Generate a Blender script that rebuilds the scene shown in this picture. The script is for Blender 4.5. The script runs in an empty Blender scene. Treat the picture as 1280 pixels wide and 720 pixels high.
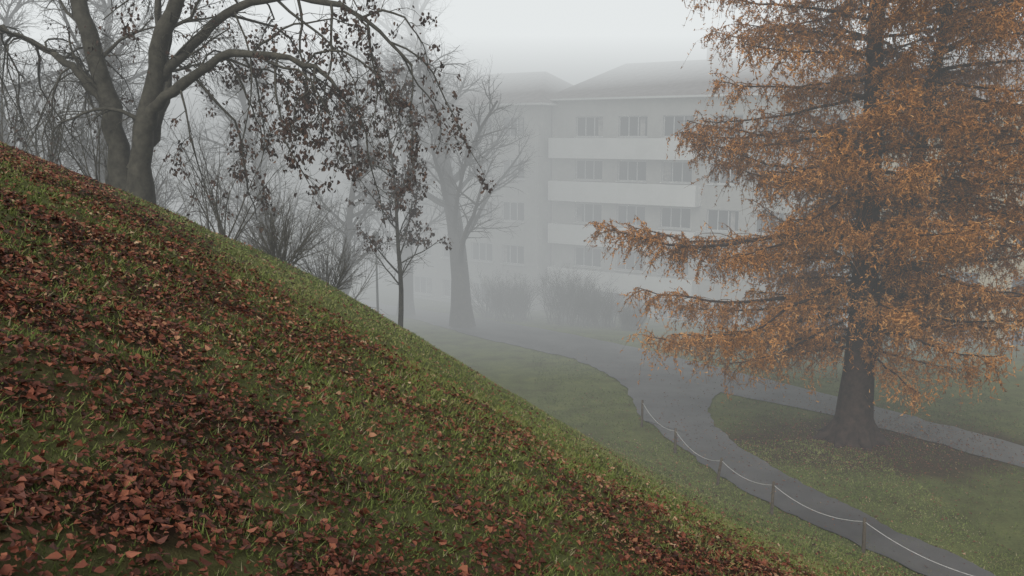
import bpy, math, time
import numpy as np
T0=time.time()
scene=bpy.context.scene
scene.view_settings.view_transform='Standard'
scene.view_settings.look='None'
scene.view_settings.exposure=0

# ------------------------------------------------------------ helpers
def link(o,parent=None):
    scene.collection.objects.link(o)
    if parent: o.parent=parent
    return o
def empty(name):
    e=bpy.data.objects.new(name,None); e.empty_display_size=0.3
    return link(e)
def mesh_obj(name,verts,facesets,mat=None,parent=None,smooth=False,attrs=None):
    verts=np.asarray(verts,dtype=np.float32).reshape(-1,3)
    me=bpy.data.meshes.new(name)
    me.vertices.add(len(verts)); me.vertices.foreach_set('co',verts.ravel())
    fs=[np.asarray(f,dtype=np.int32) for f in facesets if len(f)]
    loops=np.concatenate([f.ravel() for f in fs])
    tot=np.concatenate([np.full(len(f),f.shape[1],dtype=np.int32) for f in fs])
    start=np.concatenate([[0],np.cumsum(tot)[:-1]]).astype(np.int32)
    me.loops.add(len(loops)); me.loops.foreach_set('vertex_index',loops)
    me.polygons.add(len(tot)); me.polygons.foreach_set('loop_start',start)
    me.update(calc_edges=True)
    me.polygons.foreach_set('use_smooth',np.full(len(tot),smooth))
    if attrs:
        for k,v in attrs.items():
            a=me.attributes.new(k,'FLOAT','POINT'); a.data.foreach_set('value',np.asarray(v,dtype=np.float32))
    if mat: me.materials.append(mat)
    o=bpy.data.objects.new(name,me)
    return link(o,parent)
LAT=np.random.default_rng(3).random((256,256))
def vnoise(x,y,s,seed=0):
    x=np.asarray(x,float)/s+seed*17.3+1000; y=np.asarray(y,float)/s+seed*9.1+1000
    xi=np.floor(x).astype(int); yi=np.floor(y).astype(int); fx=x-xi; fy=y-yi
    fx=fx*fx*(3-2*fx); fy=fy*fy*(3-2*fy)
    a=LAT[xi%256,yi%256]; b=LAT[(xi+1)%256,yi%256]; c=LAT[xi%256,(yi+1)%256]; d=LAT[(xi+1)%256,(yi+1)%256]
    return (a*(1-fx)+b*fx)*(1-fy)+(c*(1-fx)+d*fx)*fy
def fbm(x,y,s,seed=0):
    return vnoise(x,y,s,seed)*.5+vnoise(x,y,s/2,seed+1)*.3+vnoise(x,y,s/4,seed+2)*.2
def sstep(a,b,x):
    t=np.clip((x-a)/(b-a),0,1); return t*t*(3-2*t)

# ------------------------------------------------------------ terrain function
CAMZ=10.0
def terrain(x,y):
    x=np.asarray(x,float); y=np.asarray(y,float)
    xs=x+.75*2*np.log1p(np.exp(np.clip(-(x+14)/2,-30,30)))
    yp=np.maximum(y,0)
    D=1.72+.5*xs+.122*y+.0052*yp**2
    D-= .50*np.exp(-(((x+4.8)/4.2)**2+((y-18)/8)**2))
    D+= .40*np.exp(-(((x-3.8)/3.6)**2+((y-17)/6)**2))
    D-= .28*np.exp(-(((x-7.5)/2.2)**2+((y-15)/6)**2))
    G=10+.06*(np.minimum(y,60)-28)
    G=np.where(y<0,10-.06*28,G)
    near=sstep(30,18,y)
    D=D-near*((fbm(x,y,3.0,5)-.5)*.22+(vnoise(x,y,.5,9)-.5)*.05)
    a=-D; b=-G; k=.7
    h=np.clip(.5+.5*(b-a)/k,0,1)
    z=a*(1-h)+b*h+k*h*(1-h)
    return CAMZ+z
def leafmask(x,y):
    yb=np.interp(x,[-16,-10,-6,-4,-1,.5,3.2,6],[26,19,14,11.5,8.8,8.8,11,12.8])
    yb=yb+(fbm(x,y,2.5,11)-.5)*4
    m=sstep(2.4,-2.4,y-yb)
    patch=sstep(.33,.60,fbm(x,y,2.2,21))
    patch2=sstep(.26,.62,fbm(x,y,.45,31))
    return np.clip(m*(.24+.76*patch)*(.26+.74*patch2)+.06,0,1)

# ------------------------------------------------------------ materials
def new_mat(name):
    m=bpy.data.materials.new(name); m.use_nodes=True
    nt=m.node_tree; b=nt.nodes['Principled BSDF']
    return m,nt,b
def ramp(nt,stops):
    r=nt.nodes.new('ShaderNodeValToRGB'); e=r.color_ramp.elements
    while len(e)>1: e.remove(e[-1])
    e[0].position=stops[0][0]; e[0].color=(*stops[0][1],1)
    for p,c in stops[1:]:
        n=e.new(p); n.color=(*c,1)
    return r
def noise_node(nt,scale,detail=4,coord='Object',rough=.6):
    tc=nt.nodes.new('ShaderNodeTexCoord'); n=nt.nodes.new('ShaderNodeTexNoise')
    n.inputs['Scale'].default_value=scale; n.inputs['Detail'].default_value=detail
    n.inputs['Roughness'].default_value=rough
    nt.links.new(tc.outputs[coord],n.inputs['Vector']); return n
def attr_mat(name,attr,stops,rough=.7,spec=.3):
    m,nt,b=new_mat(name)
    a=nt.nodes.new('ShaderNodeAttribute'); a.attribute_name=attr
    r=ramp(nt,stops); nt.links.new(a.outputs['Fac'],r.inputs['Fac'])
    nt.links.new(r.outputs['Color'],b.inputs['Base Color'])
    b.inputs['Roughness'].default_value=rough
    b.inputs['Specular IOR Level'].default_value=spec
    return m
def noise_mat(name,scale,stops,rough=.8,bump=0.0,bscale=None,detail=5,spec=.3):
    m,nt,b=new_mat(name)
    n=noise_node(nt,scale,detail); r=ramp(nt,stops)
    nt.links.new(n.outputs['Fac'],r.inputs['Fac']); nt.links.new(r.outputs['Color'],b.inputs['Base Color'])
    b.inputs['Roughness'].default_value=rough; b.inputs['Specular IOR Level'].default_value=spec
    if bump:
        n2=noise_node(nt,bscale or scale*3,4); bp=nt.nodes.new('ShaderNodeBump')
        bp.inputs['Strength'].default_value=bump; bp.inputs['Distance'].default_value=.02
        nt.links.new(n2.outputs['Fac'],bp.inputs['Height']); nt.links.new(bp.outputs['Normal'],b.inputs['Normal'])
    return m
M_bark=noise_mat('bark',6,[(.3,(.026,.024,.017)),(.7,(.075,.070,.052))],.85,.6,18)
M_barkfar=noise_mat('bark_grey',4,[(.3,(.03,.027,.023)),(.7,(.07,.062,.052))],.9)
M_shrub=noise_mat('shrub_bark',4,[(.3,(.05,.045,.034)),(.7,(.11,.10,.07))],.9)
M_larchbark=noise_mat('larch_bark',5,[(.3,(.016,.011,.009)),(.7,(.055,.036,.028))],.9,.8,14)
M_leaf=attr_mat('fallen_leaf','v',[(0,(.030,.015,.011)),(.25,(.080,.029,.019)),(.5,(.16,.050,.030)),(.72,(.24,.086,.047)),(.9,(.34,.17,.09)),(1,(.39,.28,.17))],.6,.25)
M_grass=attr_mat('grass_blade','v',[(0,(.050,.063,.018)),(.4,(.110,.145,.038)),(.75,(.175,.210,.060)),(.92,(.23,.23,.09)),(1,(.29,.25,.15))],.75,.12)
M_treeleaf=attr_mat('hanging_leaf','v',[(0,(.026,.016,.013)),(.6,(.065,.038,.028)),(1,(.12,.070,.045))],.8,.15)
M_needle=attr_mat('larch_needles','v',[(0,(.17,.074,.022)),(.4,(.37,.165,.047)),(.75,(.51,.242,.075)),(1,(.58,.33,.13))],.85,.1)
M_larchtwig=noise_mat('larch_twig',3,[(.3,(.08,.042,.02)),(.7,(.17,.092,.045))],.9)
def mk_asphalt():
    m,nt,b=new_mat('asphalt')
    n=noise_node(nt,.6,6); r=ramp(nt,[(.3,(.075,.076,.077)),(.7,(.135,.134,.133))])
    n2=noise_node(nt,60,2); mx=nt.nodes.new('ShaderNodeMixRGB'); mx.blend_type='MULTIPLY'; mx.inputs[0].default_value=.4
    r2=ramp(nt,[(.3,(.5,.5,.5)),(.7,(1.2,1.2,1.2))])
    nt.links.new(n.outputs['Fac'],r.inputs['Fac']); nt.links.new(n2.outputs['Fac'],r2.inputs['Fac'])
    nt.links.new(r.outputs['Color'],mx.inputs[1]); nt.links.new(r2.outputs['Color'],mx.inputs[2])
    nt.links.new(mx.outputs[0],b.inputs['Base Color']); b.inputs['Roughness'].default_value=.5
    return m
M_asphalt=mk_asphalt()
def mk_ground():
    m,nt,b=new_mat('ground')
    L=nt.links.new
    n1=noise_node(nt,.9,6); n2=noise_node(nt,14,6,rough=.75)
    g=ramp(nt,[(.25,(.062,.074,.028)),(.5,(.118,.137,.050)),(.8,(.165,.180,.07))]); L(n2.outputs['Fac'],g.inputs['Fac'])
    s=ramp(nt,[(.3,(.018,.012,.009)),(.55,(.048,.027,.018)),(.75,(.095,.042,.027))]); L(n2.outputs['Fac'],s.inputs['Fac'])
    a=nt.nodes.new('ShaderNodeAttribute'); a.attribute_name='leafm'
    mx=nt.nodes.new('ShaderNodeMixRGB'); L(a.outputs['Fac'],mx.inputs[0]); L(g.outputs['Color'],mx.inputs[1]); L(s.outputs['Color'],mx.inputs[2])
    tone=ramp(nt,[(.3,(.70,.63,.60)),(.5,(.95,.95,.9)),(.7,(1.22,1.17,1.05))]); L(n1.outputs['Fac'],tone.inputs['Fac'])
    mu=nt.nodes.new('ShaderNodeMixRGB'); mu.blend_type='MULTIPLY'; mu.inputs[0].default_value=1; L(mx.outputs[0],mu.inputs[1]); L(tone.outputs['Color'],mu.inputs[2])
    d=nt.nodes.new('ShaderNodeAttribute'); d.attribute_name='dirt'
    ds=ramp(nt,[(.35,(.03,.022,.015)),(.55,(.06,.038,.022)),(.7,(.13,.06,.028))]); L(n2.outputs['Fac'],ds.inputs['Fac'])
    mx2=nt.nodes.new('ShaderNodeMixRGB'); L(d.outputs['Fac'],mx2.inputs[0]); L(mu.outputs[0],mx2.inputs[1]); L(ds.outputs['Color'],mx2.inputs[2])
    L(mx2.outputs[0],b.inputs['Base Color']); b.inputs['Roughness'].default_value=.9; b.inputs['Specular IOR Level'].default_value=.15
    bp=nt.nodes.new('ShaderNodeBump'); bp.inputs['Strength'].default_value=.7; bp.inputs['Distance'].default_value=.04
    L(n2.outputs['Fac'],bp.inputs['Height']); L(bp.outputs['Normal'],b.inputs['Normal'])
    return m
M_ground=mk_ground()

# ------------------------------------------------------------ ground sheet
ax=np.concatenate([np.linspace(-500,-60,12)[:-1],np.arange(-60,-16,1.5),np.arange(-16,14,.13),np.arange(14,40,.6),np.linspace(40,500,16)])
ay=np.concatenate([np.linspace(-200,-8,8)[:-1],np.arange(-8,1,.6),np.arange(1,27,.13),np.arange(27,80,.6),np.linspace(80,700,20)])
X,Y=np.meshgrid(ax,ay,indexing='ij'); Z=terrain(X,Y)
nx,ny=len(ax),len(ay)
idx=np.arange(nx*ny).reshape(nx,ny)
F=np.stack([idx[:-1,:-1],idx[1:,:-1],idx[1:,1:],idx[:-1,1:]],-1).reshape(-1,4)
V=np.stack([X,Y,Z],-1).reshape(-1,3)
lm=leafmask(X,Y)*sstep(40,25,Y)
LX,LY=11.3,27.0
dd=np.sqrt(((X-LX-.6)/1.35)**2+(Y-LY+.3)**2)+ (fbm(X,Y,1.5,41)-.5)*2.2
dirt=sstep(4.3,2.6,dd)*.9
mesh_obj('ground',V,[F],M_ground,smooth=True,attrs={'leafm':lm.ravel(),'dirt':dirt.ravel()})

# ------------------------------------------------------------ paths (draped strips)
def smooth_line(P,n):
    P=np.array(P,float)
    t=np.concatenate([[0],np.cumsum(np.linalg.norm(np.diff(P,axis=0),axis=1))])
    m=np.gradient(P,t,axis=0)
    ts=np.linspace(0,t[-1],n); i=np.clip(np.searchsorted(t,ts)-1,0,len(t)-2)
    h=(t[i+1]-t[i])[:,None]; s=((ts-t[i])[:,None])/h
    return (2*s**3-3*s**2+1)*P[i]+(s**3-2*s**2+s)*h*m[i]+(-2*s**3+3*s**2)*P[i+1]+(s**3-s**2)*h*m[i+1]
def strip(name,left,right,lift,n=220,k=14):
    A=smooth_line(left,n); B=smooth_line(right,n)
    wob=(fbm(A[:,0],A[:,1],.8,3)-.5)[:,None]*.35; A=A+wob
    B=B+(fbm(B[:,0],B[:,1],.8,4)-.5)[:,None]*.35
    t=np.linspace(0,1,k)[None,:,None]
    P=A[:,None]*(1-t)+B[:,None]*t
    z=terrain(P[...,0],P[...,1])+lift
    V=np.concatenate([P,z[...,None]],-1)
    idx=np.arange(n*k).reshape(n,k)
    F=np.stack([idx[:-1,:-1],idx[1:,:-1],idx[1:,1:],idx[:-1,1:]],-1).reshape(-1,4)
    return mesh_obj(name,V,[F],M_asphalt,smooth=True)
up=[(-40,96),(-24,75),(-14,65),(-7.3,58.4),(0,51.4),(5.95,44.1),(9.67,38.4),(12.9,33.05),(16.5,26.6),(20,21),(26,12)]
lo=[(-42,91),(-26,70),(-15,60),(-7.2,54.2),(-1.8,46.5),(2.8,40.8),(6.5,35.6),(11.0,31.0),(14.8,24.9),(18,19),(24,10)]
strip('footpath',lo,up,.03)
bl=[(3.0,40.4),(4.4,36.6),(4.75,33.5),(4.75,30.0),(5.4,26.15),(6.3,22.46),(7.7,19.16),(8.8,16.5),(10.5,12),(13,6)]
br=[(9.6,35.0),(8.2,33.0),(7.5,31.2),(7.2,29.4),(7.35,26.15),(8.1,23.1),(9.3,19.6),(10.6,16.5),(12.5,12),(15,6)]
strip('footpath',bl,br,.042)

# ------------------------------------------------------------ grass and leaves on hill
def hill_points(n,rng,power=1.0,xr=(-17,11.5),yr=(1.0,27),ref=3.0):
    out=[];tot=0
    while tot<n:
        x=rng.uniform(*xr,200000); y=rng.uniform(*yr,200000)
        d=np.sqrt(x*x+y*y+1.7**2)
        ok=(rng.random(len(x))<(ref/np.maximum(d,ref))**power)&(x>-.75*y-3.5)&(x<.8*y+2.5)
        out.append(np.stack([x[ok],y[ok]],-1)); tot+=ok.sum()
    return np.concatenate(out)[:n]
def rot_basis(rng,n,tilt):
    yaw=rng.uniform(0,2*np.pi,n)
    nrm=np.stack([rng.normal(0,tilt,n)+.42,rng.normal(0,tilt,n)+.2,np.ones(n)],-1)
    nrm/=np.linalg.norm(nrm,axis=1,keepdims=True)
    a=np.stack([np.cos(yaw),np.sin(yaw),np.zeros(n)],-1)
    a-=nrm*(a*nrm).sum(1,keepdims=True); a/=np.linalg.norm(a,axis=1,keepdims=True)
    b=np.cross(nrm,a); return a,b,nrm
def leaves_mesh(name,P,size,rng,tilt,mat,vals,lift=.01,basis=None,parent=None):
    n=len(P)
    a,b,c=basis if basis else rot_basis(rng,n,tilt)
    prof=np.array([(-.5,0),(-.18,.36),(.22,.30),(.55,0),(.22,-.30),(-.18,-.36)])
    fold=rng.uniform(-.1,1.1,n)[:,None]; curl=rng.uniform(-.7,1.2,n)[:,None]
    s=size[:,None,None]
    jit=rng.uniform(.5,1.35,(n,6)); jx=rng.normal(0,.08,(n,6))
    px=prof[None,:,0]*np.ones((n,1))+jx; py=prof[None,:,1]*jit
    pz=np.abs(py)*fold+px**2*curl
    V=P[:,None,:]+s*(px[...,None]*a[:,None]+py[...,None]*b[:,None]+pz[...,None]*c[:,None])
    V[...,2]+=lift
    i=np.arange(n)[:,None]*6
    F=np.concatenate([i+np.array([[0,3,2,1]]),i+np.array([[0,5,4,3]])])
    return mesh_obj(name,V.reshape(-1,3),[F],mat,parent=parent,attrs={'v':np.repeat(vals,6)})
rng=np.random.default_rng(11)
P=hill_points(420000,rng,1.2,ref=3.5)
m=leafmask(P[:,0],P[:,1]); keep=rng.random(len(P))<np.clip(m*.80,0,1); P=P[keep]
z=terrain(P[:,0],P[:,1]); P3=np.column_stack([P,z+rng.uniform(-.004,.022,len(P))])
vals=np.clip(rng.beta(1.6,2.0,len(P))*1.08+(fbm(P[:,0],P[:,1],1.2,51)-.5)*.6,0,.96)
vals=np.where(rng.random(len(P))<.025,1,vals)
d=np.linalg.norm(P,axis=1)
vals=vals*(.74+.26*sstep(3.5,7,d)) 
leaves_mesh('fallen_leaves',P3,rng.gamma(6,.0042,len(P)).clip(.012,.044)*(1+.04*d),rng,.45,M_leaf,vals)
# grass
P=hill_points(480000,rng,1.0)
m=leafmask(P[:,0],P[:,1]); clump=fbm(P[:,0],P[:,1],.5,61)
keep=rng.random(len(P))<np.clip(1.05-m*.6,0.18,1)*sstep(.2,.55,clump+.10); P=P[keep]; m=m[keep]; n=len(P)
z=terrain(P[:,0],P[:,1]); d=np.linalg.norm(P,axis=1)
tuft=sstep(.5,.75,fbm(P[:,0],P[:,1],.35,64))
h=rng.uniform(.018,.05,n)*(1+.9*tuft); w=.0018*(1+d/4.0)
yaw=rng.uniform(0,2*np.pi,n); lean=rng.uniform(.3,1.3,n); la=rng.uniform(0,2*np.pi,n)
side=np.stack([np.cos(yaw),np.sin(yaw),np.zeros(n)],-1)*w[:,None]
ld=np.stack([np.cos(la),np.sin(la),np.zeros(n)],-1)+np.array([.25,.1,0])
B=np.column_stack([P,z-.005]); up3=np.array([0,0,1.])
tip=B+up3*(h*(1-.3*lean))[:,None]+ld*(h*lean*.8)[:,None]
V=np.stack([B-side*1.3,B+side*1.3,tip],1)
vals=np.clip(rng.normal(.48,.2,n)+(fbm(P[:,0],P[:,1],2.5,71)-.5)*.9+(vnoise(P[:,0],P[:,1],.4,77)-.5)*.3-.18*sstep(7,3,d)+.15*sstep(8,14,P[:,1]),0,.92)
vals=np.where(rng.random(n)<.07,1,vals)
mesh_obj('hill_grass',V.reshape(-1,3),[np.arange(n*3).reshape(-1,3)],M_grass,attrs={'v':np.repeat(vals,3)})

# ------------------------------------------------------------ tubes & trees
class Tubes:
    def __init__(s): s.g={}
    def add(s,P,R,sides):
        s.g.setdefault((len(P),sides),[]).append((P,R))
    def build(s,name,mat,parent=None):
        Vs=[];Fs=[];off=0
        for key,lst in s.g.items():
            K,sd=key[0],key[1]
            P=np.array([l[0] for l in lst],float); R=np.array([l[1] for l in lst],float)
            n=len(P)
            T=np.gradient(P,axis=1); T/=np.linalg.norm(T,axis=2,keepdims=True)+1e-9
            main=P[:,-1]-P[:,0]; ref=np.where((np.abs(main[:,2])>.8*np.linalg.norm(main,axis=1))[:,None],np.array([[1.,0,0]]),np.array([[0,0,1.]]))[:,None]
            U=np.cross(T,ref+np.array([.03,.07,.02])); U/=np.linalg.norm(U,axis=2,keepdims=True)+1e-9
            W=np.cross(T,U)
            ang=np.arange(sd)*2*np.pi/sd
            ring=P[:,:,None]+R[:,:,None,None]*(np.cos(ang)[:,None]*U[:,:,None]+np.sin(ang)[:,None]*W[:,:,None])
            idx=(np.arange(n*K*sd)+off).reshape(n,K,sd); nxt=np.roll(idx,-1,2)
            F=np.stack([idx[:,:-1],nxt[:,:-1],nxt[:,1:],idx[:,1:]],-1).reshape(-1,4)
            Vs.append(ring.reshape(-1,3)); Fs.append(F); off+=n*K*sd
        return mesh_obj(name,np.concatenate(Vs),[np.concatenate(Fs)],mat,parent=parent,smooth=True)
def unit(v): return v/(math.sqrt(v[0]**2+v[1]**2+v[2]**2)+1e-9)
def poly(rng,p,d,L,K,wob,grav):
    pts=np.empty((K,3)); pts[0]=p; d=unit(np.array(d,float)); W=rng.normal(0,wob,(K,3))
    for i in range(1,K):
        d=unit(d+W[i]+np.array([0,0,grav])); pts[i]=pts[i-1]+d*(L/(K-1))
    return pts
def sprout(tb,rng,pts,R,level,spec,tips):
    if level>=len(spec): return
    sp=spec[level]; K=len(pts); n=sp['n']; n=max(1,int(round(n*rng.uniform(.8,1.2))))
    for j in range(n):
        t=sp['t0']+(1-sp['t0'])*((j+rng.random())/n); f=t*(K-1); i=min(int(f),K-2); fr=f-i
        p=pts[i]*(1-fr)+pts[i+1]*fr; r=(R[i]*(1-fr)+R[i+1]*fr)
        d=unit(pts[i+1]-pts[i]); ax_=unit(np.cross(d,rng.normal(0,1,3))); a=math.radians(rng.normal(sp['ang'],10))
        nd=d*math.cos(a)+ax_*math.sin(a)
        L=sp['L']*rng.uniform(.65,1.2)*(1-sp.get('tap',.5)*t)
        c=poly(rng,p,nd,L,sp['K'],sp['wob'],sp['grav'])
        r0=max(min(r*.65,sp['r']*rng.uniform(.8,1.2)),.003); RR=np.linspace(r0,max(r0*.3,.0025),sp['K'])
        tb.add(c,RR,sp['sides'])
        if tips is not None and level>=len(spec)-2:
            tips.append(c[1:])
        sprout(tb,rng,c,RR,level+1,spec,tips)
def tree_leaves(name,tips,n,rng,size,mat,parent,zr=None):
    A=np.concatenate(tips)
    if zr is not None: A=A[zr(A)]
    C=A[rng.integers(0,len(A),max(1,n//3))]; P=C[rng.integers(0,len(C),n)]+rng.normal(0,.055,(n,3)); P[:,2]-=.03
    a=rng.normal(0,.5,(n,3)); a[:,2]-=1.0; a/=np.linalg.norm(a,axis=1,keepdims=True)
    b=np.cross(a,rng.normal(0,1,(n,3))); b/=np.linalg.norm(b,axis=1,keepdims=True); c=np.cross(a,b)
    return leaves_mesh(name,P,rng.uniform(*size,n),rng,0,mat,rng.random(n),lift=0,basis=(a,b,c),parent=parent)
def gz(x,y): return float(terrain(x,y))

# --- big leaning park tree on the crest
rng=np.random.default_rng(21)
par=empty('maple_tree')
tb=Tubes(); tips=[]
g=gz(-9,20.2)
stems=[
 ([(-9.15,20.2,g-.3),(-9.2,20.2,9.6),(-9.3,20.2,10.6),(-9.55,20.2,11.7),(-9.9,20.3,13.0),(-10.4,20.5,14.8),(-10.9,20.8,17)],.27,.10),
 ([(-8.75,20.0,g-.3),(-8.65,20,9.4),(-8.45,20,10.2),(-8.2,20,11.1),(-7.9,19.9,12.1),(-7.4,19.9,13.1),(-6.9,20,14.5),(-6.6,20.2,17)],.27,.08),
 ([(-8.5,20.0,10.1),(-8.0,19.8,10.75),(-7.3,19.6,11.15),(-6.4,19.4,11.7),(-5.4,19.2,11.75),(-4.4,19.0,11.5),(-3.7,18.8,11.0)],.15,.035),
 ([(-8.2,20.0,11.1),(-7.3,20.0,12.0),(-6.2,20.0,12.8),(-4.9,20,13.1),(-3.9,20,12.9),(-3.0,20,12.3),(-2.3,20,11.6)],.13,.03),
 ([(-9.3,20.2,10.5),(-10.0,20.3,11.4),(-11.2,20.5,12.2),(-12.6,20.7,12.6)],.12,.03),
 ([(-8.9,20.1,9.2),(-8.5,20.4,9.9),(-8.3,21,11.2),(-8.6,21.6,13.2),(-8.7,22,15.5)],.14,.05),
]
spec=[dict(n=11,L=2.8,ang=50,grav=-.05,wob=.18,K=8,sides=5,t0=.2,r=.05),
      dict(n=9,L=1.3,ang=45,grav=-.10,wob=.2,K=6,sides=4,t0=.15,r=.014),
      dict(n=7,L=.6,ang=40,grav=-.12,wob=.2,K=4,sides=3,t0=.1,r=.007)]
droop=[dict(n=18,L=3.7,ang=65,grav=-.20,wob=.22,K=10,sides=4,t0=.25,r=.03,tap=.1),
      dict(n=8,L=1.3,ang=45,grav=-.08,wob=.25,K=6,sides=3,t0=.15,r=.010),
      dict(n=6,L=.5,ang=45,grav=-.10,wob=.25,K=4,sides=3,t0=.1,r=.006)]
tips2=[]
for k,(S,r0,r1) in enumerate(stems):
    P=smooth_line(S,22); P[1:]+=rng.normal(0,.03,(21,3)); R=np.linspace(r0,r1,22)*(1+rng.normal(0,.05,22))
    if k<2: R[:4]*=np.array([1.7,1.4,1.2,1.05])
    tb.add(P,R,10)
    if k in(2,3): sprout(tb,rng,P,R,0,droop,tips2)
    else: sprout(tb,rng,P,R,0,spec if k!=4 else droop,tips)
tb.build('trunk_and_branches',M_bark,par)
tree_leaves('leaves',tips2,4200,rng,(.06,.115),M_treeleaf,par)
tree_leaves('leaves_sparse',tips,800,rng,(.05,.09),M_treeleaf,par)

def gen_tree(rng,H,r,lean=(0,0),spec=None,K=14):
    tb=Tubes(); tips=[]
    P=poly(rng,(0,0,-.3),(lean[0],lean[1],1),H,K,.035,.02); R=np.linspace(r,r*.15,K); R[0]*=1.45;R[1]*=1.1
    tb.add(P,R,8); sprout(tb,rng,P,R,0,spec,tips)
    return tb,tips
par=empty('young_maple_tree'); rng=np.random.default_rng(5)
tb,tips=gen_tree(rng,9.6,.115,spec=[dict(n=28,L=2.9,ang=52,grav=.03,wob=.10,K=7,sides=4,t0=.28,r=.035,tap=.4),
   dict(n=8,L=1.0,ang=42,grav=.03,wob=.13,K=5,sides=3,t0=.2,r=.011),dict(n=3,L=.4,ang=40,grav=.0,wob=.15,K=4,sides=3,t0=.2,r=.006)])
tb.build('trunk_and_branches',M_bark,par)
tree_leaves('leaves',tips,3300,rng,(.07,.13),M_treeleaf,par,zr=lambda A:A[:,2]>4.2)
par.location=(-4.1,30.5,gz(-4.1,30.5))

bigspec=[dict(n=28,L=8,ang=46,grav=.05,wob=.10,K=9,sides=5,t0=.14,r=.16,tap=.5),
   dict(n=10,L=3.0,ang=42,grav=.02,wob=.13,K=7,sides=4,t0=.2,r=.05),
   dict(n=8,L=1.4,ang=40,grav=.0,wob=.15,K=5,sides=3,t0=.15,r=.024),
   dict(n=3,L=.7,ang=38,grav=-.02,wob=.15,K=3,sides=3,t0=.2,r=.016)]
bigs=[]
for sd,nm in((31,'linden_tree'),(32,'ash_tree')):
    rng=np.random.default_rng(sd); tb,tips=gen_tree(rng,22,.55,spec=bigspec,K=16)
    o=tb.build(nm,M_barkfar); bigs.append(o)
def put(o,x,y,s=1,rot=0,first=False):
    q=o if first else link(bpy.data.objects.new(o.name.split('.')[0],o.data))
    q.location=(x,y,gz(x,y)); q.scale=(s,s,s); q.rotation_euler=(0,0,rot); return q
put(bigs[0],-3.0,50.5,1.12,.6,True)
put(bigs[1],-20.5,42,.78,1.2,True)
put(bigs[0],-25,44,.85,2.2); put(bigs[1],-14,50,.75,4.0)
put(bigs[0],-9.5,47,.6,3.3); put(bigs[1],-7.0,55,.9,1.1); put(bigs[0],-17,40,.5,.9)

def gen_shrub(rng,name,H,n,mat,spread=.5,k1=7,k2=5,base=.25):
    tb=Tubes(); tips=[]
    sp=[dict(n=k1,L=H*.38,ang=32,grav=.03,wob=.12,K=6,sides=3,t0=.2,r=.010),
        dict(n=k2,L=H*.18,ang=35,grav=.0,wob=.15,K=4,sides=3,t0=.15,r=.006)]
    for i in range(n):
        a=rng.uniform(0,2*np.pi); q=rng.uniform(.05,spread); bb=base*math.sqrt(rng.random()); a2=rng.uniform(0,6.28)
        P=poly(rng,(math.cos(a2)*bb,math.sin(a2)*bb,-.1),(math.cos(a)*q,math.sin(a)*q,1),H*rng.uniform(.6,1.05),9,.07,-.015)
        R=np.linspace(.024,.005,9); tb.add(P,R,4); sprout(tb,rng,P,R,0,sp,tips)
    return tb.build(name,mat)
sh1=gen_shrub(np.random.default_rng(41),'bare_shrub',3.6,11,M_shrub,.7)
sh2=gen_shrub(np.random.default_rng(42),'bare_shrub',2.6,34,M_shrub,1.1)
sh3=gen_shrub(np.random.default_rng(43),'dense_shrub',2.7,100,M_shrub,.5,8,7,1.3)
put(sh1,-7.4,21.6,.95,0,True)
for x,y,s,r in[(-6.2,22.5,.8,1),(-10.6,22.0,.9,2),(-12.3,23,1.05,3),(-16,27,1.5,5),(-13.5,38,2.0,1.5),(-11.0,37,1.8,3.3),(-8.5,38,1.8,4.4),(-16.5,38,2,2.0)]: put(sh1,x,y,s,r)
put(sh2,-5.9,21.3,.75,0,True)
for x,y,s,r in[(-5.0,22.6,.7,1),(-1.6,54,1.2,2.2)]: put(sh2,x,y,s,r)
put(sh3,.1,53.2,1.0,0,True)
for x,y,s,r in[(3.6,52.0,1.2,2.4),(5.2,50.6,.85,4.1),(7.0,49.4,.6,3.1)]: put(sh3,x,y,s,r)

# ------------------------------------------------------------ larch
rng=np.random.default_rng(77)
par=empty('larch_tree'); tb=Tubes()
zb=gz(LX,LY)
S1=smooth_line([(11.3,27,zb-.3),(11.3,27,zb+.3),(11.3,27,zb+.9),(11.35,27,3),(11.3,27,6),(11.25,27,9),(11.1,27,13),(11.0,27,17),(10.9,27,22)],40)
R1=np.interp(S1[:,2],[zb-.3,zb+.2,zb+.8,2.5,6,14,22],[1.05,.82,.60,.48,.37,.22,.03])
tb.add(S1,R1,16)
S2=smooth_line([(11.45,26.9,2.6),(11.8,26.8,4.3),(12.15,26.75,6),(12.4,26.7,8),(12.75,26.7,11),(13.1,26.7,14),(13.4,26.7,19.5)],30)
R2=np.linspace(.32,.04,30); tb.add(S2,R2,12)
for k in range(7):
    a=k*.9+.3; P=np.array([(11.3+math.cos(a)*q,27+math.sin(a)*q,zb+zz) for q,zz in((.3,.9),(.55,.45),(.8,.18),(1.1,.0),(1.4,-.12))])
    tb.add(P,np.array([.2,.24,.2,.13,.06]),8)
secP=[]
def env(z): return np.interp(z,[1.5,2.5,4,6,8,10,14,18,21,22],[3.6,5.2,6.7,6.6,5.9,5.5,5.2,3.6,1.5,.4])
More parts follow.
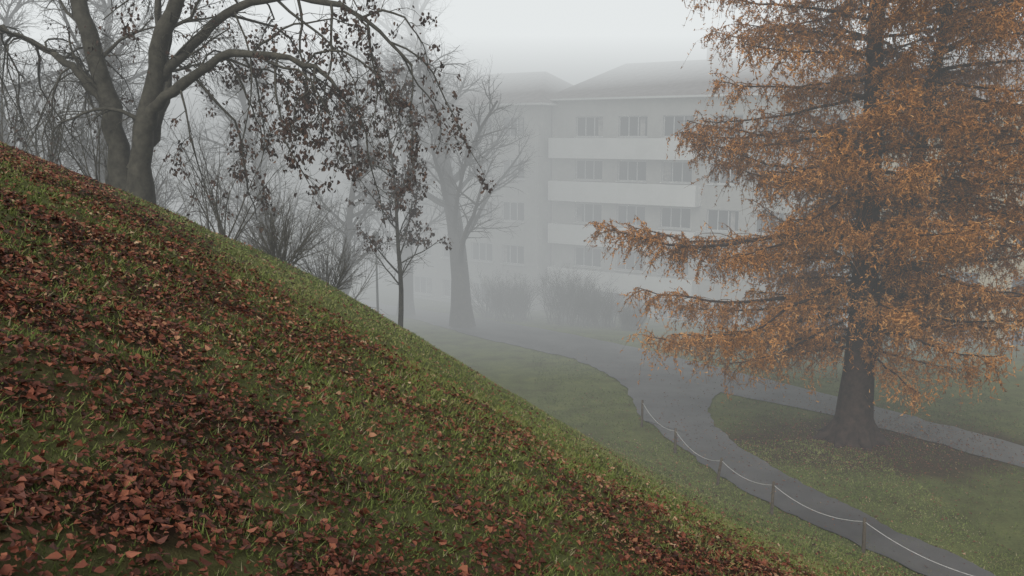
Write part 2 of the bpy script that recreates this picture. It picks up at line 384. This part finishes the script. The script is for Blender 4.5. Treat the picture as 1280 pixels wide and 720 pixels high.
def limb(p,az,L,up,r0,sag=1.0,dens=.14):
    K=14; t=np.linspace(0,1,K)
    wob=np.cumsum(rng.normal(0,.06,K)); 
    h=np.array([math.cos(az),math.sin(az)])
    perp=np.array([-h[1],h[0]])
    xy=h[None]*(t*L)[:,None]+perp[None]*(wob*t*L*.3)[:,None]
    zz=up*t*L-(.28+.18*rng.random())*sag*L*t**1.5+.14*L*t**4+np.cumsum(rng.normal(0,.02,K))*L*.3
    P=np.column_stack([p[0]+xy[:,0],p[1]+xy[:,1],p[2]+zz]); R=np.linspace(r0,.012,K)
    P[:,2]=np.maximum(P[:,2],1.9+.2*rng.random(K))
    tb.add(P,R,5)
    ns=int(L/dens)
    for j in range(ns):
        tt=.10+.90*(j+rng.random())/ns; f=tt*(K-1); i=min(int(f),K-2); q=P[i]*(1-(f-i))+P[i+1]*(f-i)
        dv=unit(P[i+1]-P[i]); sgn=1 if j%2 else -1
        sd=np.array([-dv[1],dv[0],0])*sgn
        d2=unit(dv*rng.uniform(.2,1.0)+sd*rng.uniform(.3,1.0)+np.array([0,0,rng.uniform(-.7,.8)]))
        l2=rng.uniform(.4,1.7)*(1.15-.6*tt)*min(1,L/4.5)+.1
        secP.append(poly(rng,q,d2,l2,6,.14,-.17))
    secP.append(np.stack([P[int(k)] for k in np.linspace(K-6,K-1,6)]))
for stem,zr,n,sc in((S1,(2.9,21.6),150,1.0),(S2,(4.2,19),115,1.08)):
    for k in range(n):
        z=zr[0]+(zr[1]-zr[0])*((k+rng.random()*.8)/n)
        if z>17 and k%3: continue
        i=np.argmin(abs(stem[:,2]-z)); az=k*2.399+rng.normal(0,.3)
        if stem is S2 and math.cos(az)<-.3 and z<14: continue
        L=env(z)*sc*rng.uniform(.45,1.1)
        limb(stem[i],az,L,rng.uniform(.0,.5) if z<12 else rng.uniform(.1,.6),.028+.007*L)
limb(np.array([11.25,27,7.1]),math.radians(183),8.6,.12,.10,.5,.10)
limb(np.array([11.25,27,6.8]),math.radians(179),7.4,.10,.09,.5,.11)
limb(np.array([11.3,27,3.5]),math.radians(178),6.9,.1,.09,.6,.11)
limb(np.array([11.3,27,5.2]),math.radians(186),7.2,.06,.09,.6,.11)
limb(np.array([11.3,27,4.4]),math.radians(192),6.6,.05,.09,.6,.11)
secP=np.array(secP)
def ribbons(name,P,w0,w1):
    n,K,_=P.shape; dr=P[:,-1]-P[:,0]; sdv=np.cross(dr,rng.normal(0,1,(n,3))); sdv/=np.linalg.norm(sdv,axis=1,keepdims=True)+1e-9
    wd=np.linspace(w0,w1,K)[None,:,None]
    VV=np.concatenate([P-sdv[:,None]*wd,P+sdv[:,None]*wd],1)
    ii=np.arange(n)[:,None]*2*K
    mesh_obj(name,VV.reshape(-1,3),[np.concatenate([ii+np.array([[k,K+k,K+k+1,k+1]]) for k in range(K-1)])],M_larchtwig,par)
ribbons('twigs',secP,.014,.005)
nT=7; ns=len(secP)
f=rng.uniform(0.3,4.99,(ns,nT)); i=f.astype(int); fr=(f-i)[...,None]
B0=np.take_along_axis(secP,i[...,None],1)*(1-fr)+np.take_along_axis(secP,i[...,None]+1,1)*fr
B0=B0.reshape(-1,3); n=len(B0)
dr=rng.normal(0,.6,(n,3)); dr[:,2]-=.75; dr/=np.linalg.norm(dr,axis=1,keepdims=True)
Lt=rng.gamma(3,.13,n).clip(.1,1.1)
tt=np.linspace(0,1,3)
TP=B0[:,None]+dr[:,None]*(tt[None,:,None]*Lt[:,None,None]); TP[:,:,2]-=(tt**2)[None]*Lt[:,None]*.25
ribbons('fine_twigs',TP[:,[0,2]],.006,.003)
tb.build('trunk_and_limbs',M_larchbark,par)
def samp(Pl,per):
    n,K,_=Pl.shape; f=rng.uniform(0,K-1.001,(n,per)); i=f.astype(int); fr=(f-i)[...,None]
    return (np.take_along_axis(Pl,i[...,None],1)*(1-fr)+np.take_along_axis(Pl,i[...,None]+1,1)*fr).reshape(-1,3)
Q=np.concatenate([samp(secP,12),samp(TP,8)])
dens=fbm(Q[:,0]+Q[:,1]*.7,Q[:,2]*1.5,1.6,5)
Q=Q[rng.random(len(Q))<np.clip((dens-.20)*4.0,.18,1)]
n=len(Q)
a=rng.normal(0,1,(n,3)); a[:,2]-=.3; a/=np.linalg.norm(a,axis=1,keepdims=True)
b=np.cross(a,rng.normal(0,1,(n,3))); b/=np.linalg.norm(b,axis=1,keepdims=True)
l=rng.uniform(.065,.14,n)[:,None]; w=rng.uniform(.013,.024,n)[:,None]
V=np.stack([Q-b*w-a*l*.3,Q+b*w-a*l*.3,Q+a*l],1)
base=fbm(Q[:,0]+Q[:,1],Q[:,2],1.6,8)
vals=np.clip(rng.normal(.48,.2,n)+(base-.5)*1.1,0,1)
mesh_obj('needles',V.reshape(-1,3),[np.arange(n*3).reshape(-1,3)],M_needle,parent=par,attrs={'v':np.repeat(vals,3)})
n=9000; r=np.abs(rng.normal(0,3.6,n)); a=rng.uniform(0,2*np.pi,n); x=LX+.4+r*np.cos(a)*1.2; y=LY+r*np.sin(a)
ok=(r>.7); x,y=x[ok],y[ok]; n=len(x)
P3=np.column_stack([x,y,terrain(x,y)+.045])
leaves_mesh('leaf_litter',P3,rng.uniform(.03,.06,n),rng,.3,M_leaf,np.clip(rng.normal(.55,.25,n),0,1),lift=0)
n=60000; x=rng.uniform(1,20,n); y=rng.uniform(15,46,n)
def inpoly(x,y,P):
    P=np.array(P); c=np.zeros(len(x),bool); j=len(P)-1
    for i in range(len(P)):
        xi,yi=P[i];xj,yj=P[j]
        c^=((yi>y)!=(yj>y))&(x<(xj-xi)*(y-yi)/(yj-yi+1e-12)+xi); j=i
    return c
ok=~(inpoly(x,y,lo+up[::-1])|inpoly(x,y,bl+br[::-1]))&(rng.random(n)<sstep(.3,.6,fbm(x,y,1.2,91)))
x,y=x[ok],y[ok]; n=len(x); z=terrain(x,y)
B=np.column_stack([x,y,z-.005]); a=rng.uniform(0,2*np.pi,n); h=rng.uniform(.03,.09,n)
side=np.stack([np.cos(a),np.sin(a),0*a],-1)*rng.uniform(.008,.02,n)[:,None]
tip=B+np.column_stack([rng.normal(0,.03,n),rng.normal(0,.03,n),h])
mesh_obj('lawn_grass',np.stack([B-side,B+side,tip],1).reshape(-1,3),[np.arange(n*3).reshape(-1,3)],M_grass,attrs={'v':np.repeat(np.clip(rng.normal(.3,.15,n),0,.8),3)})
n=1500; x=rng.uniform(2,18,n); y=rng.uniform(16,44,n)
leaves_mesh('scattered_leaves',np.column_stack([x,y,terrain(x,y)+.055]),rng.uniform(.03,.075,n),rng,.2,M_leaf,np.clip(rng.normal(.6,.25,n),0,1),lift=0)

# ------------------------------------------------------------ rope fence
M_wood=noise_mat('weathered_wood',9,[(.3,(.05,.04,.03)),(.7,(.13,.11,.085))],.9,.4,30)
M_rope=noise_mat('rope',30,[(.3,(.42,.42,.40)),(.7,(.60,.60,.58))],.8)
par=empty('rope_fence')
posts=[(4.55,28.6,.95),(5.15,25.6,.8),(5.75,22.6,.8),(6.55,20.2,.85),(7.75,17.5,.85),(9.0,14.6,.85),(10.6,11.4,.85)]
tb=Tubes(); rp=Tubes(); tops=[]
for x,y,h in posts:
    z=gz(x,y); l=rng.normal(0,.04,2)
    P=np.array([(x,y,z-.2),(x+l[0]*.4,y+l[1]*.4,z+h*.5),(x+l[0],y+l[1],z+h),(x+l[0],y+l[1],z+h+.02)]); tb.add(P,np.array([.045,.042,.038,.004]),8)
    tops.append(np.array([x+l[0],y+l[1],z+h-.08]))
for a,b_ in zip(tops[:-1],tops[1:]):
    t=np.linspace(0,1,16)[:,None]; P=a*(1-t)+b_*t; P[:,2]-=(rng.uniform(.1,.3)*4*t*(1-t))[:,0]
    rp.add(P,np.full(16,.008),6)
tb.build('posts',M_wood,par); rp.build('rope',M_rope,par)

# ------------------------------------------------------------ street lamp
def lathe(tb,x,y,prof,sides=12): tb.add(np.array([(x,y,z) for z,r in prof]),np.array([r for z,r in prof]),sides)
M_metal=noise_mat('lamp_metal',5,[(.3,(.06,.065,.06)),(.7,(.11,.115,.11))],.5)
par=empty('street_lamp'); tb=Tubes(); lx,ly=-6.9,43; z=gz(lx,ly)
lathe(tb,lx,ly,[(z-.1,.11),(z+.9,.10),(z+1.0,.07),(z+5.2,.045),(z+5.6,.04)])
lathe(tb,lx,ly,[(z+5.55,.04),(z+5.6,.10),(z+5.63,.11),(z+6.0,.17),(z+6.03,.2),(z+6.12,.10),(z+6.2,.02)])
tb.build('pole_and_lantern',M_metal,par)

# ------------------------------------------------------------ buildings
M_plaster=noise_mat('plaster',.8,[(.3,(.38,.37,.34)),(.7,(.47,.46,.425))],.9,.2,20)
M_white=noise_mat('balcony_render',.7,[(.3,(.64,.64,.61)),(.7,(.74,.74,.71))],.85)
M_yellow=noise_mat('yellow_plaster',.8,[(.3,(.46,.38,.22)),(.7,(.56,.47,.28))],.9)
M_roof=noise_mat('roof_slate',2.5,[(.3,(.20,.17,.16)),(.7,(.28,.25,.24))],.7)
M_frame=noise_mat('window_frame',6,[(.3,(.52,.52,.50)),(.7,(.64,.64,.62))],.6)
M_glass=noise_mat('window_glass',.5,[(.3,(.018,.022,.025)),(.7,(.035,.038,.040))],.2)
M_curtain=noise_mat('curtain',1.1,[(.4,(.10,.10,.10)),(.6,(.4,.38,.35))],.9)
M_brick=noise_mat('chimney_brick',4,[(.3,(.18,.13,.11)),(.7,(.28,.21,.18))],.9)
class Boxes:
    def __init__(s): s.V=[];s.F=[];s.n=0
    def box(s,a0,a1,b0,b1,c0,c1):
        s.V+= [(x,y,z) for x in(a0,a1) for y in(b0,b1) for z in(c0,c1)]
        o=s.n; s.F+=[[o+i for i in f] for f in((0,1,3,2),(4,6,7,5),(0,4,5,1),(2,3,7,6),(0,2,6,4),(1,5,7,3))]; s.n+=8
    def quad(s,*p):
        s.V+=list(p); s.F.append([s.n,s.n+1,s.n+2,s.n+3]); s.n+=4
def building(name,O,ex,length,depth,z0,ze,wcols,rows,ww,wh,wallmat,balc=None,roofh=3.4,chim=(),panes=3):
    rg=np.random.default_rng(int(length*10))
    ex=np.array(ex)/np.linalg.norm(ex); ey=np.array([ex[1],-ex[0]])
    if ey[1]>0: ey=-ey
    W=lambda V:np.array([(O[0]+ex[0]*s+ey[0]*d,O[1]+ex[1]*s+ey[1]*d,z) for s,d,z in V])
    par=empty(name)
    walls=Boxes(); fr=Boxes(); gl=Boxes(); cu=Boxes()
    cs=[0]; 
    for c in wcols: cs+=[c-ww/2,c+ww/2]
    cs.append(length)
    zs=[z0]
    for r in rows: zs+=[r-wh/2,r+wh/2]
    zs.append(ze)
    rec=.18
    for i in range(len(cs)-1):
        for j in range(len(zs)-1):
            if i%2 and j%2:
                a,b_,c,d=cs[i],cs[i+1],zs[j],zs[j+1]
                for q in(((a,0,c),(a,-rec,c),(a,-rec,d),(a,0,d)),((b_,-rec,c),(b_,0,c),(b_,0,d),(b_,-rec,d)),((a,0,d),(a,-rec,d),(b_,-rec,d),(b_,0,d)),((a,-rec,c),(a,0,c),(b_,0,c),(b_,-rec,c))): walls.quad(*q)
                gl.quad((a,-rec,c),(b_,-rec,c),(b_,-rec,d),(a,-rec,d))
                t=.06; y0,y1=-rec+.008,-rec+.06
                if rg.random()<.6:
                    u0=a+.07 if rg.random()<.5 else b_-.07-rg.uniform(.25,.6)
                    cu.box(u0,min(u0+rg.uniform(.2,.5),b_-.07),-rec+.002,-rec+.006,c+.07,d-.07)
                fr.box(a,b_,y0,y1,c,c+t); fr.box(a,b_,y0,y1,d-t,d)
                for k in range(panes+1):
                    xx=a+(b_-a-t)*k/panes; fr.box(xx,xx+t,y0,y1-.003,c+t,d-t)
                fr.box(a-.08,b_+.08,.003,.10,c-.07,c-.003)
            else:
                walls.quad((cs[i],0,zs[j]),(cs[i+1],0,zs[j]),(cs[i+1],0,zs[j+1]),(cs[i],0,zs[j+1]))
    for s in(0,length): walls.quad((s,0,z0),(s,-depth,z0),(s,-depth,ze),(s,0,ze))
    walls.quad((0,-depth,z0),(length,-depth,z0),(length,-depth,ze),(0,-depth,ze))
    mesh_obj('walls',W(walls.V),[walls.F],wallmat,par); mesh_obj('window_glass',W(gl.V),[gl.F],M_glass,par); mesh_obj('window_frames',W(fr.V),[fr.F],M_frame,par)
    mesh_obj('curtains',W(cu.V),[cu.F],M_curtain,par)
    rf=Boxes(); e=.55
    a,b_,c,d=-e,length+e,e,-depth-e; rz=ze+.12; m=-depth/2
    rf.quad((a,c,rz),(b_,c,rz),(b_-3,m,rz+roofh),(a+3,m,rz+roofh)); rf.quad((b_,d,rz),(a,d,rz),(a+3,m,rz+roofh),(b_-3,m,rz+roofh))
    rf.quad((a,d,rz),(a,c,rz),(a+3,m,rz+roofh),(a+3,m,rz+roofh+.001)); rf.quad((b_,c,rz),(b_,d,rz),(b_-3,m,rz+roofh),(b_-3,m,rz+roofh+.001))
    mesh_obj('roof',W(rf.V),[rf.F],M_roof,par)
    ev=Boxes(); ev.box(a+.002,b_-.002,d+.002,c-.002,ze+.002,rz-.004)
    mesh_obj('eaves',W(ev.V),[ev.F],M_white,par)
    if balc:
        bb=Boxes(); s0,s1,outd=balc
        for r in rows:
            zt=r-wh/2-.08
            if zt-1.2<z0: continue
            bb.box(s0,s1,.006,outd,zt-1.3,zt-1.12)
            bb.box(s0,s1,outd-.12,outd-.002,zt-1.118,zt)
            bb.box(s0+.002,s0+.12,.006,outd-.122,zt-1.118,zt-.002); bb.box(s1-.12,s1-.002,.006,outd-.122,zt-1.118,zt-.002)
        mesh_obj('balconies',W(bb.V),[bb.F],M_white,par)
    if chim:
        cb=Boxes()
        for s in chim:
            cb.box(s,s+1.2,-depth/2-.4,-depth/2+.4,rz+roofh-1.2,rz+roofh+.8); cb.box(s-.08,s+1.28,-depth/2-.48,-depth/2+.48,rz+roofh+.803,rz+roofh+.93)
        mesh_obj('chimneys',W(cb.V),[cb.F],M_brick,par)
    return par
rows=[-.9,2.0,4.95,7.8,10.6]
ex=(.838,-.545)
building('apartment_building',(2.7,58.2),ex,20.2,12,-2.2,12.3,[2.8,5.9,8.95,12.0,15.0,18.0],rows,2.0,1.3,M_plaster,balc=(.3,10.6,1.0),chim=(8.5,16),roofh=2.6)
building('apartment_building',(-8.0,63.2),ex,11.6,10,-2.2,12.0,[1.6,4.4,7.0,9.6],rows,1.8,1.3,M_plaster,roofh=2.4)
building('apartment_building',(20.3,48.4),ex,24,12,-2.2,11.6,[2,5,8,11,14,17,20],rows,1.5,1.5,M_yellow,panes=2)
building('apartment_building',(-22,76),(.92,-.39),12,12,-2.4,9.2,[2,4.8,7.6,10.2],rows[:4],1.8,1.3,M_plaster,roofh=2.4)

# ------------------------------------------------------------ fog: nested, overlapping banks so the air thickens with distance and height;
# each is an absorbing volume with added emission standing in for scattered daylight
fog=empty('fog')
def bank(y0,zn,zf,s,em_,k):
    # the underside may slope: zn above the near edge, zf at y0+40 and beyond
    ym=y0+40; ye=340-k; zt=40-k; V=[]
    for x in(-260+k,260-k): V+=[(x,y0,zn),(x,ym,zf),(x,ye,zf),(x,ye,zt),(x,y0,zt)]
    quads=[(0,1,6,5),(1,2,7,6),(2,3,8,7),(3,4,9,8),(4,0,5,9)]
    o=mesh_obj('glowing_fog_bank',V,[quads,[(4,3,2,1,0),(5,6,7,8,9)]],parent=fog)
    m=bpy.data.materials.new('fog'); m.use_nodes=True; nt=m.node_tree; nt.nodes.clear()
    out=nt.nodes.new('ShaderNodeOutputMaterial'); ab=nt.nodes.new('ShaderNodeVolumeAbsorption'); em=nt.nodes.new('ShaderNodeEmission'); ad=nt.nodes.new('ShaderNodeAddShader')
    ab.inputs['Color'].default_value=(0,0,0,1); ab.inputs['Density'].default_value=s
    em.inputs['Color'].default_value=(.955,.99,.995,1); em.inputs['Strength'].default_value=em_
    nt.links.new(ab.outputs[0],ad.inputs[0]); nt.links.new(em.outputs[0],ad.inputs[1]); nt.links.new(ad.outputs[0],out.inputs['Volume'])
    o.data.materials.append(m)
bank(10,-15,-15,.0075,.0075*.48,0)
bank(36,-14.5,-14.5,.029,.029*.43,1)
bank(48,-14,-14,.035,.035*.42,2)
bank(41,14.6,10.6,.050,.078,3)  # upper bank: emission set stronger, standing in for the brighter sky

# ------------------------------------------------------------ world, sun, camera
w=bpy.data.worlds.new('World'); scene.world=w; w.use_nodes=True; nt=w.node_tree
bg=nt.nodes['Background']; sky=nt.nodes.new('ShaderNodeTexSky'); sky.sky_type='NISHITA'; sky.sun_disc=False
sky.sun_elevation=math.radians(38); sky.sun_rotation=math.radians(200); sky.dust_density=6; sky.air_density=1.0; sky.ozone_density=1
hs=nt.nodes.new('ShaderNodeHueSaturation'); hs.inputs['Saturation'].default_value=.2
nt.links.new(sky.outputs[0],hs.inputs['Color']); nt.links.new(hs.outputs[0],bg.inputs['Color']); bg.inputs['Strength'].default_value=.13
sl=bpy.data.lights.new('sun','SUN'); sl.energy=.8; sl.angle=math.radians(60); sl.color=(1,.98,.95)
so=link(bpy.data.objects.new('sun',sl)); 
el=math.radians(38); azr=math.radians(200)
from mathutils import Vector
dirv=Vector((math.sin(azr)*math.cos(el),math.cos(azr)*math.cos(el),math.sin(el)))
so.rotation_euler=dirv.to_track_quat('Z','Y').to_euler(); so.location=(0,0,50)
cam=bpy.data.cameras.new('camera'); cam.lens=30; cam.sensor_width=36; cam.clip_end=2000; cam.clip_start=.05
co=link(bpy.data.objects.new('camera',cam)); co.location=(0,0,CAMZ); co.rotation_euler=(math.radians(90-10.1),0,0)
scene.camera=co
print('done',time.time()-T0)
